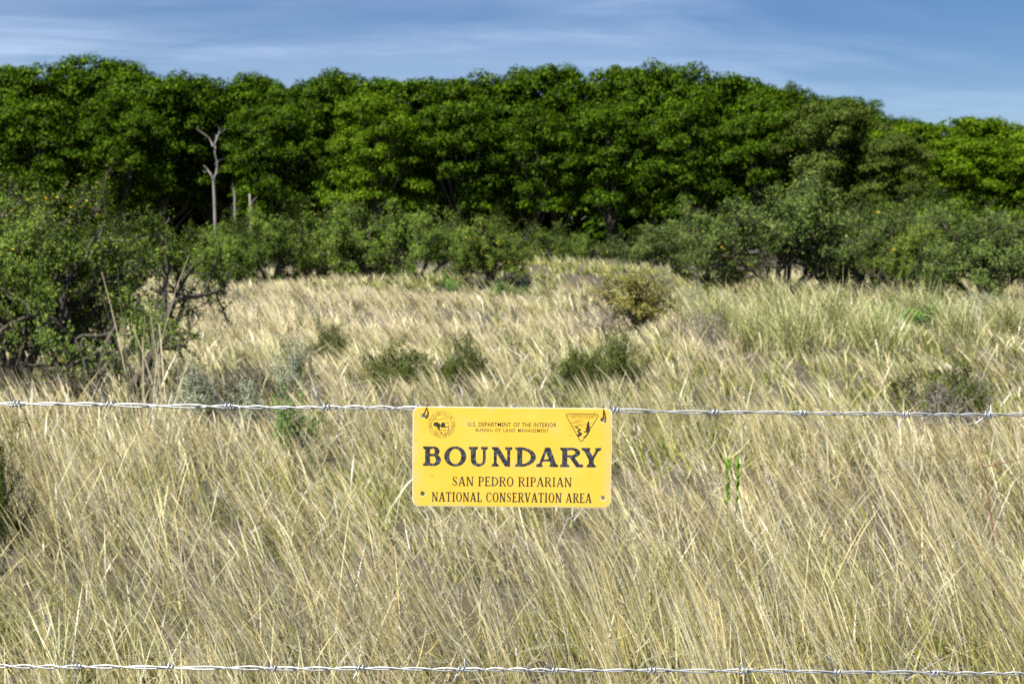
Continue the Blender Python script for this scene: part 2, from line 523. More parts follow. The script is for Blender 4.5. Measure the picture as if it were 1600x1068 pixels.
def shrub_meshes(name, seed, leaf=.03, per=40, cols=None, wts=None, sig=.05, twig_k=4, thin=1.0, width=1.25, bark=None, minz=.12, leaf_lvls=2, fill=0, flat=1.0, **kw):
    """trunk and crown mesh of a bush one unit tall and `width` units wide"""
    r = np.random.default_rng(seed)
    br = grow(seed, **kw)
    allp = np.concatenate([b[0] for b in br])
    top = np.percentile(allp[:, 2], 99.5); rad = np.percentile(np.hypot(allp[:, 0], allp[:, 1]), 97)
    sc = np.array([width * .5 / rad, width * .5 / rad, 1 / top])
    maxl = max(b[3] for b in br)
    tv, tf, off = [], [], 0
    lp = []
    for P, r0, r1, lvl in br:
        P = P * sc
        if lvl > 0: P[:, 2] = np.maximum(P[:, 2], minz * .5)
        k = 6 if lvl == 0 else (4 if lvl == 1 else 3)
        V, F = tube(P, np.linspace(r0, max(r1, .0022), len(P)) * thin, k, cap=False)
        tv.append(V); tf.append(F + off); off += len(V)
        if lvl >= maxl - leaf_lvls + 1:
            m = per if lvl == maxl else per // 2
            t = r.random(m) * (len(P) - 1); i = np.minimum(t.astype(int), len(P) - 2); f = (t - i)[:, None]
            lp.append(P[i] * (1 - f) + P[i + 1] * f + r.normal(0, sig, (m, 3)) * r.uniform(.3, 1.2, (m, 1)))
    LP = np.concatenate(lp)
    if fill:
        j = r.integers(0, len(LP), fill)
        LP = np.concatenate([LP, LP[j] * r.uniform(.75, 1.0, (fill, 1)) + r.normal(0, sig * 1.8, (fill, 3))])
    LP = LP[LP[:, 2] > minz * r.uniform(.5, 1.5, len(LP))]
    n = len(LP)
    c = palette(r, n, cols, wts)
    # leaves of one spray share their tint
    spray = noise2(LP[:, 0] + LP[:, 2] * .7, LP[:, 1] - LP[:, 2], 14, seed * .37)
    c *= (1 + .28 * spray)[:, None]
    nrm = r.normal(0, 1, (n, 3)) * .55 + (LP - np.array([0, 0, .4])) * 1.6 + np.array([0, 0, .5])
    V, F, C = leaf_quads(LP, nrm, leaf * r.uniform(.6, 1.3, n), c, r)
    tr = mesh_np('trunk', np.concatenate(tv), np.concatenate(tf), bark or M_BARK, smooth=True)
    cr = mesh_np('crown', V, F, M_LEAF, C)
    return tr, cr


def place(name, meshes, x, y, H, W=None, rot=0.0, label='', cat='shrub', group=None, sink=.03, parts=('trunk', 'crown'), tilt=(0, 0), clear=0.0):
    """meshes are one unit tall; W scales the width against the height"""
    s = H if W is None else W
    o = empty(name, (x, y, gz(x, y) - sink), (tilt[0], tilt[1], rot), (s, s, H))
    for nme, me in zip(parts, meshes): link(nme, me, o)
    if clear: CLEAR.append((x, y, clear))
    tag(o, label, cat, group)
    return o


MESQ = [(.084, .145, .014), (.056, .104, .012), (.145, .210, .022), (.022, .046, .008), (.085, .115, .026), (.52, .40, .03), (.20, .21, .06)]

# two big mesquites left of the sign, close enough to show every twig
near = dict(kids=(6, 5, 4), wob=.34, spread=(.25, 1.0))
mA = shrub_meshes('mesquite', 21, .0165, 84, MESQ, [6, 6, 4, 4, 1.5, .12, 1.2], .021, minz=.40, width=1.5, stems=5, rad0=.034, low=.42, fill=0, **near)
mB = shrub_meshes('mesquite', 34, .017, 74, MESQ, [6, 5, 5, 3, 1.5, .25, 1.8], .022, minz=.40, width=1.4, stems=5, rad0=.036, low=.42, fill=0, **near)


def px_x(px, d):
    return (px - 800) / FPX * d


place('mesquite_bush', mA, px_x(178, 12.6), 12.6, 1.72, 1.78, .4,
      'gnarled mesquite bush with dark forked trunks above a clump of bleached stalks', 'bush')
place('mesquite_bush', mB, px_x(20, 13.3), 13.3, 2.0, 1.75, 2.2,
      'mesquite bush with leaning dark trunk and yellowing leaf sprays, cut by the photo edge', 'bush')
mC = shrub_meshes('mesquite', 55, .020, 70, MESQ, [6, 5, 6, 2, 2, .5, 2], .035, minz=.15, width=1.4, stems=6, fill=5000, kids=(5, 5, 4))
place('mesquite_bush', mC, px_x(15, 18.5), 18.5, 2.6, 2.2, 1.0,
      'taller pale green mesquite rising behind the two dark trunked bushes', 'bush')

# middle distance thicket
mid = []
GREYG = [(.072, .118, .020), (.046, .082, .016), (.116, .162, .030), (.020, .040, .010), (.08, .09, .03), (.50, .40, .03), (.19, .20, .07)]
for s in range(4):
    mid.append(shrub_meshes('mesquite', 70 + s, .030, 50, MESQ, [6, 5, 5, 3, 1.5, .05 + .5 * (s == 2), 1.5], .032, minz=.10, width=1.5,
                            stems=6, kids=(5, 5, 3), fill=2500, low=.3, spread=(.2, 1.2)))
for s in range(2):
    mid.append(shrub_meshes('mesquite', 90 + s, .030, 50, GREYG, [6, 5, 5, 3, 1.5, .06, 1.5], .032, minz=.08, width=1.7,
                            stems=7, kids=(5, 5, 3), fill=2500, low=.3, spread=(.2, 1.25)))


def thicket(px, top, wpx, d, v, rot, label, group=None, name='mesquite_bush'):
    x = px_x(px, d)
    H = CAM_H + (380 - top) / FPX * d - gz(x, d)
    v = {4: 0, 5: 4, 6: 5, 7: 4}.get(v, v)
    w0 = 1.5 if v < 4 else 1.7
    W = wpx / FPX * d / w0
    return place(name, mid[v], x, d, H, W, rot, label, 'bush', group)


GL = 'rounded green mesquites in the thicket beyond the straw field'
for px, top, w, d, v, rot, lab in [(345, 338, 170, 46, 0, 0, 'rounded green mesquite of the row, just behind the gnarled bush'),
                                   (420, 328, 170, 50, 1, 1, 'green mesquite fourth in the row from the yellow tipped one'),
                                   (495, 306, 200, 53, 3, 2, 'tallest green mesquite of the row beyond the straw field'),
                                   (575, 316, 190, 51, 4, 3, 'green mesquite between the tallest of the row and its forked neighbour'),
                                   (655, 318, 180, 47, 1, 4.2, 'green forked mesquite right next to the yellow tipped one')]:
    thicket(px, top, w, d, v, rot, lab, GL)
thicket(768, 330, 150, 42, 2, .5, 'small mesquite with yellow leaf tips at the end of the green row')
thicket(845, 352, 110, 66, 0, 1.5, 'low leafy bush beneath the black shade of the cottonwoods', 'low bushes in front of the dark gap')
thicket(905, 350, 110, 70, 3, 2.8, 'low leafy bush beneath the black shade of the cottonwoods', 'low bushes in front of the dark gap')
thicket(1015, 352, 160, 50, 6, .3, 'low grey green bush sloping down to the pale grassy rise')
thicket(1105, 322, 190, 44, 5, 1.3, 'grey green bush leaning against the tallest mesquite of the thicket')
thicket(1225, 276, 300, 40, 7, 2.1, 'tallest and broadest grey green mesquite, bare grey twigs underneath')
thicket(1345, 312, 210, 42, 5, 3.0, 'grey green mesquite with a low fork of dark trunks')
thicket(1420, 345, 130, 36, 2, 4.0, 'small bush with yellow leaves between two larger mesquites')
thicket(1545, 325, 240, 33, 6, 5.0, 'broad dark bush with bare twigs above silvery herbs')
thicket(1690, 320, 260, 36, 7, .8, 'broad bush at the end of the thicket, past the silvery herbs')
for px, w, rot in [(1420, 230, .4), (1580, 210, 2.0)]:
    thicket(px, 296 + (px > 1500) * 14, w, 84, 3, rot, 'yellowish green bush band between the thicket and the tall trees', 'yellow green bushes before the trees')
thicket(60, 335, 260, 60, 1, .2, 'distant mesquite glimpsed behind the taller pale green one')
thicket(230, 342, 220, 58, 4, 2.2, 'mesquite at the near end of the row, half hidden by the gnarled bush')

# ------------------------------------------------------------------ cottonwoods
COTT = [(.036, .074, .002), (.020, .045, .002), (.085, .142, .003), (.008, .020, .002)]
COTY = [(.066, .120, .003), (.042, .084, .003), (.115, .175, .004), (.018, .042, .003)]
COTO = [(.056, .088, .010), (.036, .062, .008), (.10, .115, .025), (.024, .042, .006)]


def cottonwood(seed, cols, nl=36, leaf=.31, skirt=.29, dens=1.32):
    """tall tree 20 m high with lumpy crown about 15 m across"""
    r = np.random.default_rng(seed)
    H = 20.0
    ph = r.uniform(0, 6.28)
    lobes = []
    for i in range(nl):                            # boughs, each a billow of smaller leaf clumps
        a = 2.399963 * i + r.normal(0, .3); t = (i + .5) / nl
        z = skirt + (1 - skirt) * (t ** .85)
        prof = math.sqrt(max(0.0, 1 - ((z - .58) / .45) ** 2)) if z > .58 else .66 + .34 * math.sin((z - skirt) / (.58 - skirt) * math.pi / 2)
        rr = 5.9 * prof * r.uniform(.70, 1.06) * (1 + .16 * math.sin(2 * a + ph))
        if i % 6 == 5: rr *= .45
        lobes.append((rr * math.cos(a), rr * math.sin(a), z * (H - 1.9), r.uniform(1.5, 2.6)))
    P, Nn, K, S = [], [], [], []
    for x, y, z, R in lobes:
        ns = max(5, int(2.7 * R * R))
        bt = r.uniform(.8, 1.2)
        for _ in range(ns):
            e = r.normal(0, 1, 3); e[2] = abs(e[2]) * .8 - .15; e /= np.linalg.norm(e)
            c = np.array([x, y, z]) + e * R * np.array([1.1, 1.1, .62]) * r.uniform(.75, 1.0)
            q = r.uniform(.65, 1.15); m = int(dens * 82 * q * q)
            d = r.normal(0, 1, (m, 3)); d[:, 2] = np.abs(d[:, 2]) - .30; d /= np.linalg.norm(d, axis=1)[:, None]
            P.append(c + d * (q * r.uniform(.72, 1.1, m))[:, None] * np.array([1.15, 1.15, .8]))
            Nn.append(d * .9 + r.normal(0, .34, (m, 3)) + e * .3 + np.array([0, 0, .35]))
            K.append(palette(r, m, cols, [4, 4, 2.5, 1.5], .15) * bt * r.uniform(.85, 1.15))
            S.append(leaf * r.uniform(.6, 1.25, m))
    P, Nn, K, S = map(np.concatenate, (P, Nn, K, S))
    V, F, C = leaf_quads(P, Nn, S, K, r, .85)
    crown = mesh_np('crown', V, F, M_COTTON, C)
    # trunk with limbs that run out to the lobes
    parts = []
    tp = np.array([(0, 0, -.5), (.1, .05, 2), (.25, -.1, 4.5), (.1, .15, 7.5), (-.1, .1, 11), (0, 0, 15)])
    parts.append(tube(tp, [.50, .40, .34, .28, .20, .08], 8, False))
    for i in r.choice(nl, 9, replace=False):
        x, y, z, R = lobes[i]
        z0 = max(2.2, z * r.uniform(.28, .5)); b = np.array([.1, 0, z0]); e = np.array([x, y, z])
        mth = b * .5 + e * .5 + np.array([0, 0, -.08 * np.linalg.norm(e - b)]) + r.normal(0, .3, 3)
        parts.append(tube(np.array([b, b * .6 + mth * .4, mth, mth * .45 + e * .55, e]), np.array([.20, .17, .13, .09, .04]), 5, False))
    TV, TF = merge(parts)
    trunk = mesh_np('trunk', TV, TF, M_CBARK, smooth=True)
    return trunk, crown


ctw = [cottonwood(s, COTT, n_) for s, n_ in ((201, 36), (202, 42), (203, 33), (204, 38))]
ctw += [cottonwood(210, COTY), cottonwood(220, COTO), cottonwood(230, COTT, 36, .55, .04, .5)]
SKY = [(-400, 92), (0, 100), (60, 85), (170, 85), (240, 104), (290, 116), (360, 104), (430, 108), (500, 115), (570, 102), (640, 116), (700, 108), (760, 108), (830, 95),
       (900, 94), (1000, 91), (1080, 97), (1150, 108), (1200, 118), (1260, 128), (1330, 144), (1380, 162), (1415, 180), (1480, 170), (1550, 178), (1600, 194), (2100, 230)]


def skyline(px):
    return float(np.interp(px, [a for a, _ in SKY], [b for _, b in SKY]))


def tree(px, top, wpx, d, v, rot, label, group=None, top_row=True):
    x = px_x(px, d)
    v = v if top_row else {4: 1, 5: 4, 6: 4, 7: 5}.get(v, v)
    H = CAM_H + (380 - top) / FPX * d + .3
    s = wpx / FPX * d / 15.5
    o = empty('cottonwood_tree', (x, d, -.3), (0, 0, rot), (s, s, H / 20.0))
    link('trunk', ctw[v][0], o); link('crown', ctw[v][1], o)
    tag(o, label, 'tree', group)


r_ = random.Random(5)
i = 0
for px in list(range(-260, 1200, 60)) + list(range(1200, 1430, 46)) + list(range(1430, 1900, 76)):
    j = px + r_.uniform(-24, 24) * (.4 if 1190 < px < 1425 else 1)
    v = (0, 1, 2, 3)[i % 4]
    if px > 1395: v = 4
    lab, grp = ('tall cottonwood whose dark green rounded top makes the skyline', 'skyline cottonwoods') if v != 4 else ('bright yellow green cottonwood where the skyline drops', 'bright cottonwoods at the low end of the skyline')
    tree(j, skyline(j) + r_.uniform(-2, 8), r_.uniform(170, 240) if not 1190 < px < 1425 else r_.uniform(95, 130), 158 + r_.uniform(-8, 8), v, r_.uniform(0, 6.3), lab, grp)
    i += 1
i = 0
for px in range(-220, 1860, 100):                # a darker row deep inside the wood
    j = px + r_.uniform(-20, 20)
    tree(j, skyline(j) + 34 + r_.uniform(0, 16), r_.uniform(200, 230), 172 + 9 * (i % 2), 6, r_.uniform(0, 6.3), 'shaded cottonwood deep inside the wood, seen through gaps', 'inner cottonwoods'); i += 1
for k in range(24):                              # the far side of the wood closes it off
    tree(-260 + 92 * k + r_.uniform(-15, 15), skyline(-260 + 92 * k) + 90, 250, 196, 6, r_.uniform(0, 6.3), 'shaded cottonwood deep inside the wood, seen through gaps', 'inner cottonwoods')
FG = 'front row cottonwoods'
FL = 'lumpy mid green cottonwood in the front row of the wood'
for px, top, w, d, v, lab, grp in [
    (-120, 150, 220, 130, 2, 'front row cottonwood beyond the other side of the gnarled mesquites', FG), (65, 148, 200, 132, 0, 'front row cottonwood above the mesquites with dark trunks', FG), (195, 138, 165, 134, 3, 'dark cottonwood just beside the shadowy gap with the pale snag', None),
    (430, 155, 175, 134, 1, 'cottonwood just behind the pale snag and its two short trunks', None),
    (588, 138, 165, 131, 5, 'brightest leafy clump of cottonwood standing out of the front row', None),
    (715, 150, 170, 134, 4, 'first front row cottonwood past the brightest clump, towards the sign', FG), (840, 160, 175, 136, 2, 'second front row cottonwood past the brightest clump', FG), (950, 150, 170, 136, 0, 'third front row cottonwood past the brightest clump', FG), (1080, 150, 190, 133, 3, 'front row cottonwood over the dark gap beside the grey green thicket', FG),
    (1190, 165, 150, 131, 1, 'front row cottonwood touching the large olive one', FG), (1295, 150, 190, 128, 7, 'olive cottonwood with pale brownish leaf tips over the tallest mesquite', None),
    (1395, 205, 130, 126, 7, 'smaller olive cottonwood with pale tips, next to the bright trees', None),
    (1500, 205, 180, 132, 5, 'bright green cottonwood in front of the skyline drop', None), (1620, 215, 190, 130, 6, 'bright cottonwood at the low end of the front row', None),
    (1780, 215, 220, 130, 6, 'bright cottonwood beyond the end of the front row', None)]:
    tree(px, top, w, d, v, px * .37, lab, grp, False)


# pale dead trunks against the dark gap
def snag(name, label, d, limbs, group=None):
    base = at(*limbs[0][0][:2], d)
    o = empty(name, (base.x, d, 0))
    for q, L in enumerate(limbs):
        P = [(at(x, y, d).x - base.x, (k % 3 - 1) * .15 * q, at(x, y, d).z) for k, (x, y, w) in enumerate(L)]
        R = [w * .34 * d / FPX for _, _, w in L]
        if q == 0:
            P.insert(0, (P[0][0], 0, -.2)); R.insert(0, R[0] * 1.1)
        V, F = tube(P, R, 8)
        link('trunk' if q == 0 else 'limb', mesh_np('trunk', V, F, M_PALE, smooth=True), o)
    tag(o, label, 'dead tree', group)


snag('dead_tree', 'bleached forked dead tree standing in the shadowy gap', 116,
     [[(336, 340, 7), (335, 310, 6.5), (334, 290, 6), (334, 279, 5.5)], [(334, 281, 4.5), (328, 270, 4), (322, 263, 3.5), (319, 259, 2)],
      [(334, 281, 4.5), (338, 270, 4), (338.5, 255, 3), (337, 240, 3), (336, 228, 4)], [(336, 230, 4), (339, 215, 3.6), (342, 203, 3), (342, 196, 1)],
      [(338, 258, 1.6), (343, 250, 1.3), (350, 246, .6)], [(327, 268, 1.6), (321, 270, 1.2), (314, 266, .6)], [(340, 214, 1.4), (346, 207, 1.0), (350, 198, .5)],
      [(336, 230, 2.6), (331, 224, 2.4), (322, 213, 2.2), (312, 203, 1.6), (309, 197, .8)]])
snag('dead_tree', 'short bleached trunk beside the forked dead tree', 117, [[(367, 336, 5), (367, 310, 4.5), (365, 292, 3.5), (363, 284, 1.5)]])
snag('dead_tree', 'bleached trunk stub with a thin side branch', 117, [[(391, 340, 5), (391, 325, 4.5), (390, 303, 4)], [(391, 322, 1.8), (395, 314, 1.6), (400, 308, 1)]])


# ------------------------------------------------------------------ small plants of the meadow
def tussock(seed, n, L, lean, spread, w, cols, wts, bend=.7, az0=None, azs=3.14, nseg=5, prof=LEAF, rad=.05):
    r = np.random.default_rng(seed)
    a = r.uniform(-azs, azs, n) + (az0 if az0 is not None else 0)
    b = np.stack([r.normal(0, rad, n), r.normal(0, rad, n), np.full(n, -.02)], -1)
    th0 = np.abs(r.normal(lean * .5, spread, n)); th1 = th0 + np.abs(r.normal(bend, .3, n))
    c = palette(r, n, cols, wts)
    V, F, C = blades(b, L * r.uniform(.5, 1.1, n), a, th0, np.clip(th1, 0, 2.2), w * r.uniform(.6, 1.2, n), r.uniform(0, 3.14, n), c * .9, c, prof, nseg)
    return mesh_np('blade_clump', V, F, M_GRASS, C)


def put(name, part, me, px, d, label, cat, group=None, s=1.0, rot=0.0):
    x = px_x(px, d)
    o = empty(name, (x, d, gz(x, d)), (0, 0, rot), (s, s, s))
    if group: CLEAR.append((x, d, .45))
    link(part, me, o); tag(o, label, cat, group); return o


# bleached tall stalks in front of the gnarled mesquite
tk = tussock(301, 46, .95, .2, .16, .011, [(.62, .55, .34), (.55, .46, .25), (.66, .60, .42), (.30, .33, .12)], [5, 3, 3, 2], .35, prof=[1, .9, .8, .7, .4], rad=.10)
put('stalk_clump', 'stalk_bundle', tk, 245, 9.6, 'clump of tall bleached stalks in front of the gnarled mesquite', 'plant')
tk2 = tussock(302, 9, 1.45, .3, .22, .010, [(.66, .60, .40), (.50, .42, .28)], [3, 1], .25, prof=[1, .9, .8, .6, .3], rad=.06)
put('stalk_clump', 'stalk_bundle', tk2, 215, 10.0, 'few long dry canes crossing the gnarled mesquite', 'plant')
# green yellow tussocks on the right hand rise
GY = [(.34, .36, .12), (.46, .46, .19), (.24, .29, .08), (.60, .56, .32)]
tus = [tussock(310 + s, 460, .98, .35, .20, .011, GY, [3, 3, 2, 3], .75, az0=WIND, azs=2.4, rad=.16) for s in range(3)]
i = 0
for px, d in [(1130, 18.5), (1185, 17), (1245, 16.2), (1310, 17.5), (1365, 16), (1215, 20), (1290, 21), (1440, 19.5), (1500, 17.5), (1575, 18.5), (1095, 20.5)]:
    put('grass_tussock', 'blade_clump', tus[i % 3], px, d, 'big yellow green grass tussock arching on the low rise', 'grass tussock', 'grass tussocks on the rise', r_.uniform(.68, .98), r_.uniform(-.5, .5)); i += 1

LOW = [(.075, .100, .018), (.095, .125, .028), (.130, .140, .040), (.026, .042, .008)]
SIL = [(.26, .30, .20), (.34, .38, .28), (.18, .22, .13), (.24, .25, .13)]
OLV = [(.16, .155, .030), (.22, .20, .05), (.11, .11, .02), (.27, .23, .07)]
HRB = [(.10, .20, .035), (.15, .27, .05), (.06, .13, .03), (.18, .27, .07)]
lowm = [shrub_meshes('low_bush', 400 + s, .042, 90, LOW, [4, 4, 2, 3], .07, minz=.15, width=2.2, stems=7, kids=(4, 4), leaf_lvls=2, rad0=.02) for s in range(2)]
silm = shrub_meshes('silver_bush', 410, .045, 30, SIL, [4, 4, 2, 1], .06, minz=.1, width=1.3, stems=8, kids=(4, 4), leaf_lvls=3, rad0=.014, spread=(.1, .7))
olvm = shrub_meshes('broom_bush', 420, .036, 42, OLV, [4, 3, 3, 2], .035, minz=.1, width=1.0, stems=14, kids=(4, 3), leaf_lvls=2, rad0=.012, spread=(.06, .62), wob=.15)
hrbm = shrub_meshes('herb', 430, .055, 24, HRB, [4, 4, 2, 2], .05, minz=.1, width=1.3, stems=7, kids=(4, 3), leaf_lvls=2, rad0=.012, spread=(.2, .9))
twgm = shrub_meshes('twig_bush', 440, .045, 7, [(.20, .17, .15), (.13, .11, .09), (.17, .18, .10)], [3, 3, 1], .05, minz=.1, width=1.9, stems=8, kids=(5, 4), leaf_lvls=1, rad0=.018,
                     bark=principled('grey_twig', (.16, .13, .12), (.28, .24, .22), 20, .9))


def bush(name, ms, px, top, wpx, d, w0, label, cat='bush', rot=0.0, group=None):
    x = px_x(px, d)
    H = CAM_H + (380 - top) / FPX * d - gz(x, d)
    return place(name, ms, x, d, H, wpx / FPX * d / w0, rot, label, cat, group, clear=wpx / FPX * d * .42)


bush('low_bush', lowm[0], 632, 522, 190, 14.2, 2.2, 'low dark green bush sunk in the straw grass, longest of its kind', rot=.3)
bush('low_bush', lowm[1], 722, 516, 90, 14.0, 2.2, 'small dark green bush at the end of the long low one', rot=1.3)
bush('low_bush', lowm[1], 512, 494, 80, 17.5, 2.2, 'faint olive bush behind the silvery sagebrush', rot=2.3)
bush('low_bush', lowm[0], 893, 518, 90, 13.4, 2.2, 'small deep green bush beside the flowering grey green one', rot=2)
bush('flowering_bush', lowm[1], 955, 508, 140, 14.0, 2.2, 'grey green bush with tiny yellow flowers in front of the olive broom', rot=.9)
bush('broom_bush', olvm, 992, 415, 130, 20.5, 1.0, 'upright olive brown broom bush standing alone on the meadow', rot=.2)
bush('twig_bush', twgm, 935, 470, 120, 19.5, 1.9, 'leafless grey twiggy bush at the foot of the olive broom', rot=.2)
bush('twig_bush', twgm, 1090, 478, 130, 18.0, 1.9, 'leafless grey twiggy bush between olive broom and green tussocks', rot=1.7)
bush('silver_bush', silm, 452, 520, 70, 13.0, 1.3, 'silvery blue green sagebrush at the edge of the straw field', rot=.4)
bush('silver_bush', silm, 300, 566, 90, 11.2, 1.3, 'silvery sagebrush spreading under the gnarled mesquite', rot=1.4)
bush('silver_bush', silm, 385, 578, 80, 10.8, 1.3, 'dull silvery sagebrush between the dry stalks and the straw field', rot=2.4)
bush('silver_bush', silm, 1085, 440, 50, 27, 1.3, 'small silvery herb below the grey green thicket', rot=.8)
bush('silver_bush', silm, 1040, 415, 30, 34, 1.3, 'slender silvery stalk herb beside the olive broom', rot=2.8)
bush('silver_bush', silm, 1530, 452, 90, 26, 1.3, 'silvery herbs under the broad dark bush with bare twigs', rot=.1)
bush('herb', hrbm, 1435, 462, 120, 19, 1.3, 'fresh green leafy herb among the tussocks of the rise', 'herb', rot=.5)
bush('herb', hrbm, 1385, 452, 90, 26, 1.3, 'dark green herb patch below the small yellow leaved bush', 'herb', rot=1.5)
bush('herb', hrbm, 700, 418, 55, 38, 1.3, 'leafy herb at the foot of the green mesquite row', 'herb', rot=2.5)
bush('herb', hrbm, 790, 432, 60, 36, 1.3, 'leafy green herb on the near side of the grassy rise', 'herb', rot=3.5)
bush('low_bush', lowm[0], 1490, 545, 190, 11.8, 2.2, 'low dark bush with dry twigs in front of the green herb', rot=2.9)
bush('twig_bush', twgm, 1480, 584, 170, 10.6, 1.9, 'tangle of grey twigs around the low dark bush', rot=2.9)
bush('herb', hrbm, 455, 592, 90, 9.4, 1.3, 'bright green herb in the grass behind the top wire', 'herb', rot=4.5)
bush('low_bush', lowm[1], -15, 650, 120, 6.2, 2.2, 'dark green bush cut off by the photo edge below the top wire', rot=.9)


# green sprout between the blades right of the sign
def sprout():
    r = np.random.default_rng(77)
    o_ = at(1136, 800, 4.6); x, y = o_.x, 4.6
    root = empty('green_sprout', (x, y, gz(x, y)))
    for (dxp, top) in [(0, 716), (16, 724)]:
        zt = at(1136, top, 4.6).z - gz(x, y); xo = dxp / FPX * 4.6
        V, F = tube([(xo * .3, 0, -.02), (xo * .7, 0, zt * .5), (xo, 0, zt)], [.003, .0025, .0012], 5, False)
        link('stem', mesh_np('stem', V, F, M_LEAF, np.tile((.26, .27, .08), (len(V), 1)), True), root)
        n = 26; t = r.uniform(.78, 1.0, n)
        b = np.stack([xo * (.3 + .7 * t), np.zeros(n), zt * t], -1)
        c = palette(r, n, [(.15, .28, .03), (.22, .34, .05), (.10, .20, .03)], [2, 2, 1])
        V, F, C = blades(b, r.uniform(.018, .040, n), r.uniform(0, 6.3, n), np.full(n, .25), np.full(n, .6), np.full(n, .0085), r.uniform(0, 3.1, n), c, c, LEAF, 3)
        link('leaf_whorl', mesh_np('leaf_whorl', V, F, M_LEAF, C), root)
    tag(root, 'bright green leafy sprout poking out of the dry grass beside the sign', 'plant')


sprout()


def red_twig():
    d = 5.2
    b = at(1545, 800, d); root = empty('dry_weed', (b.x, d, gz(b.x, d)))
    m = principled('red_brown_twig', (.16, .06, .035), (.28, .13, .07), 40, .8)
    for q, L in enumerate([[(1552, 830), (1546, 770), (1535, 730), (1520, 690), (1508, 672)], [(1536, 732), (1560, 724), (1585, 718), (1612, 712)], [(1522, 694), (1520, 682), (1524, 674)]]):
        P = [(at(px, py, d).x - b.x, .02 * math.sin(k * 2 + q), at(px, py, d).z - gz(b.x, d)) for k, (px, py) in enumerate(L)]
        if q == 0: P.insert(0, (P[0][0] + .02, 0, -.03))
        V, F = tube(P, np.linspace(.0035 - q * .001, .0012, len(P)), 5)
        link('stem' if q == 0 else 'twig', mesh_np('stem', V, F, m, smooth=True), root)
    tag(root, 'thin reddish brown weed stalk with side twigs in the grass', 'weed')


red_twig()

# ------------------------------------------------------------------ the meadow's grass, shorter where bushes stand
g1 = link('meadow_grass', grass_zone('meadow_grass', 1.6, 5.2, 34, 52, 5, 1.0, .9, 1, .98, .40, .5, 1.18, .55))
tag(g1, 'tall straw coloured grass bending in the wind just behind the wires', 'grass', kind='stuff')
g2 = link('meadow_grass', grass_zone('meadow_grass', 5.2, 11, 24, 36, 4, 1.0, 1.2, 2, .86, .25, .45, 1.15, .62))
tag(g2, 'dry wind combed grass spreading from the fence towards the bushes', 'grass', kind='stuff')
g3 = link('meadow_grass', grass_zone('meadow_grass', 11, 24, 11, 32, 3, 1.1, 1.5, 3, .86, .1, .36, 1.3, .75))
tag(g3, 'pale grass in the middle of the open meadow', 'grass', kind='stuff')
g4 = link('meadow_grass', grass_zone('meadow_grass', 24, 62, 3.4, 23, 2, 1.2, 2.2, 4, .92, 0, .3, 1.45, .85))
tag(g4, 'pale dry grass at the far end of the meadow before the thicket', 'grass', kind='stuff')

# ------------------------------------------------------------------ fence wires
DF = 2.14                                        # distance of the fence
KPX = DF / FPX                                   # metres per picture pixel there


def wire(label, pts, barbs, seed):
    r = random.Random(seed)
    wx = np.array([at(a, b, DF).x for a, b in pts]); wz = np.array([at(a, b, DF).z for a, b in pts])

    def zc(x):
        return float(np.interp(x, wx, wz)) + .0006 * math.sin(x * 31 + seed)
    zs = lambda x: (zc(x - .03) + zc(x) + zc(x + .03)) / 3
    x0, x1 = wx[0], wx[-1]
    root = empty('barbed_wire', (0, DF, 0))
    n = int((x1 - x0) / .0035)
    X = np.linspace(x0, x1, n)
    # lay of the two strands varies along the wire
    ph = np.cumsum(np.full(n, (x1 - x0) / n) * (2 * math.pi / .098) * (1 + .30 * np.sin(X * 7.3 + seed) + .2 * np.sin(X * 17 + 1)))
    Z = np.array([zs(x) for x in X])
    rs = .00114
    for s in (0, math.pi):
        rad = .00165 + .0009 * np.abs(np.sin(X * 9 + seed))
        P = np.stack([X, rad * np.cos(ph + s), Z + rad * np.sin(ph + s)], -1)
        V, F = tube(P, rs, 7)
        link('strand', mesh_np('strand', V, F, M_ZINC, smooth=True), root)
    for px, a1, l1, a2, l2 in barbs:
        l1, l2 = l1 * 1.2, l2 * 1.2
        x = at(px, 640, DF).x; z = zs(x)
        # barb: a short steel point, two tight coils round the strands, another point
        rb, rc = .00118, .0050
        off1, off2 = -.0062, .0058
        d1 = Vector((math.cos(a1) * .55, -abs(math.sin(seed + px)) * .35, math.sin(a1))).normalized()
        d2 = Vector((math.cos(a2) * .55, abs(math.cos(seed + px)) * .45, math.sin(a2))).normalized()
        turns = 2.0
        m = 34
        th = np.linspace(0, turns * 2 * math.pi, m)
        sgn = 1 if a1 > 0 else -1
        st = math.pi / 2 * sgn
        coil = np.stack([np.linspace(off1, off2, m), -rc * np.cos(th + st) * .95, z + rc * np.sin(th + st)], -1)
        coil[:, 0] += 0
        p0 = Vector(coil[0]); p1 = Vector(coil[-1])
        lead = [tuple(p0 + d1 * l1), tuple(p0 + d1 * l1 * .8), tuple(p0 + d1 * l1 * .12)]
        tail = [tuple(p1 + d2 * l2 * .12), tuple(p1 + d2 * l2 * .8), tuple(p1 + d2 * l2)]
        P = np.array(lead + [tuple(c) for c in coil] + tail)
        R = np.full(len(P), rb); R[0] = R[-1] = .0003
        P[:, 0] += x
        V, F = tube(P, R, 6)
        link('barb', mesh_np('barb', V, F, M_ZINC, smooth=True), root)
    tag(root, label, 'barbed wire', 'barbed fence wires')
    return zs


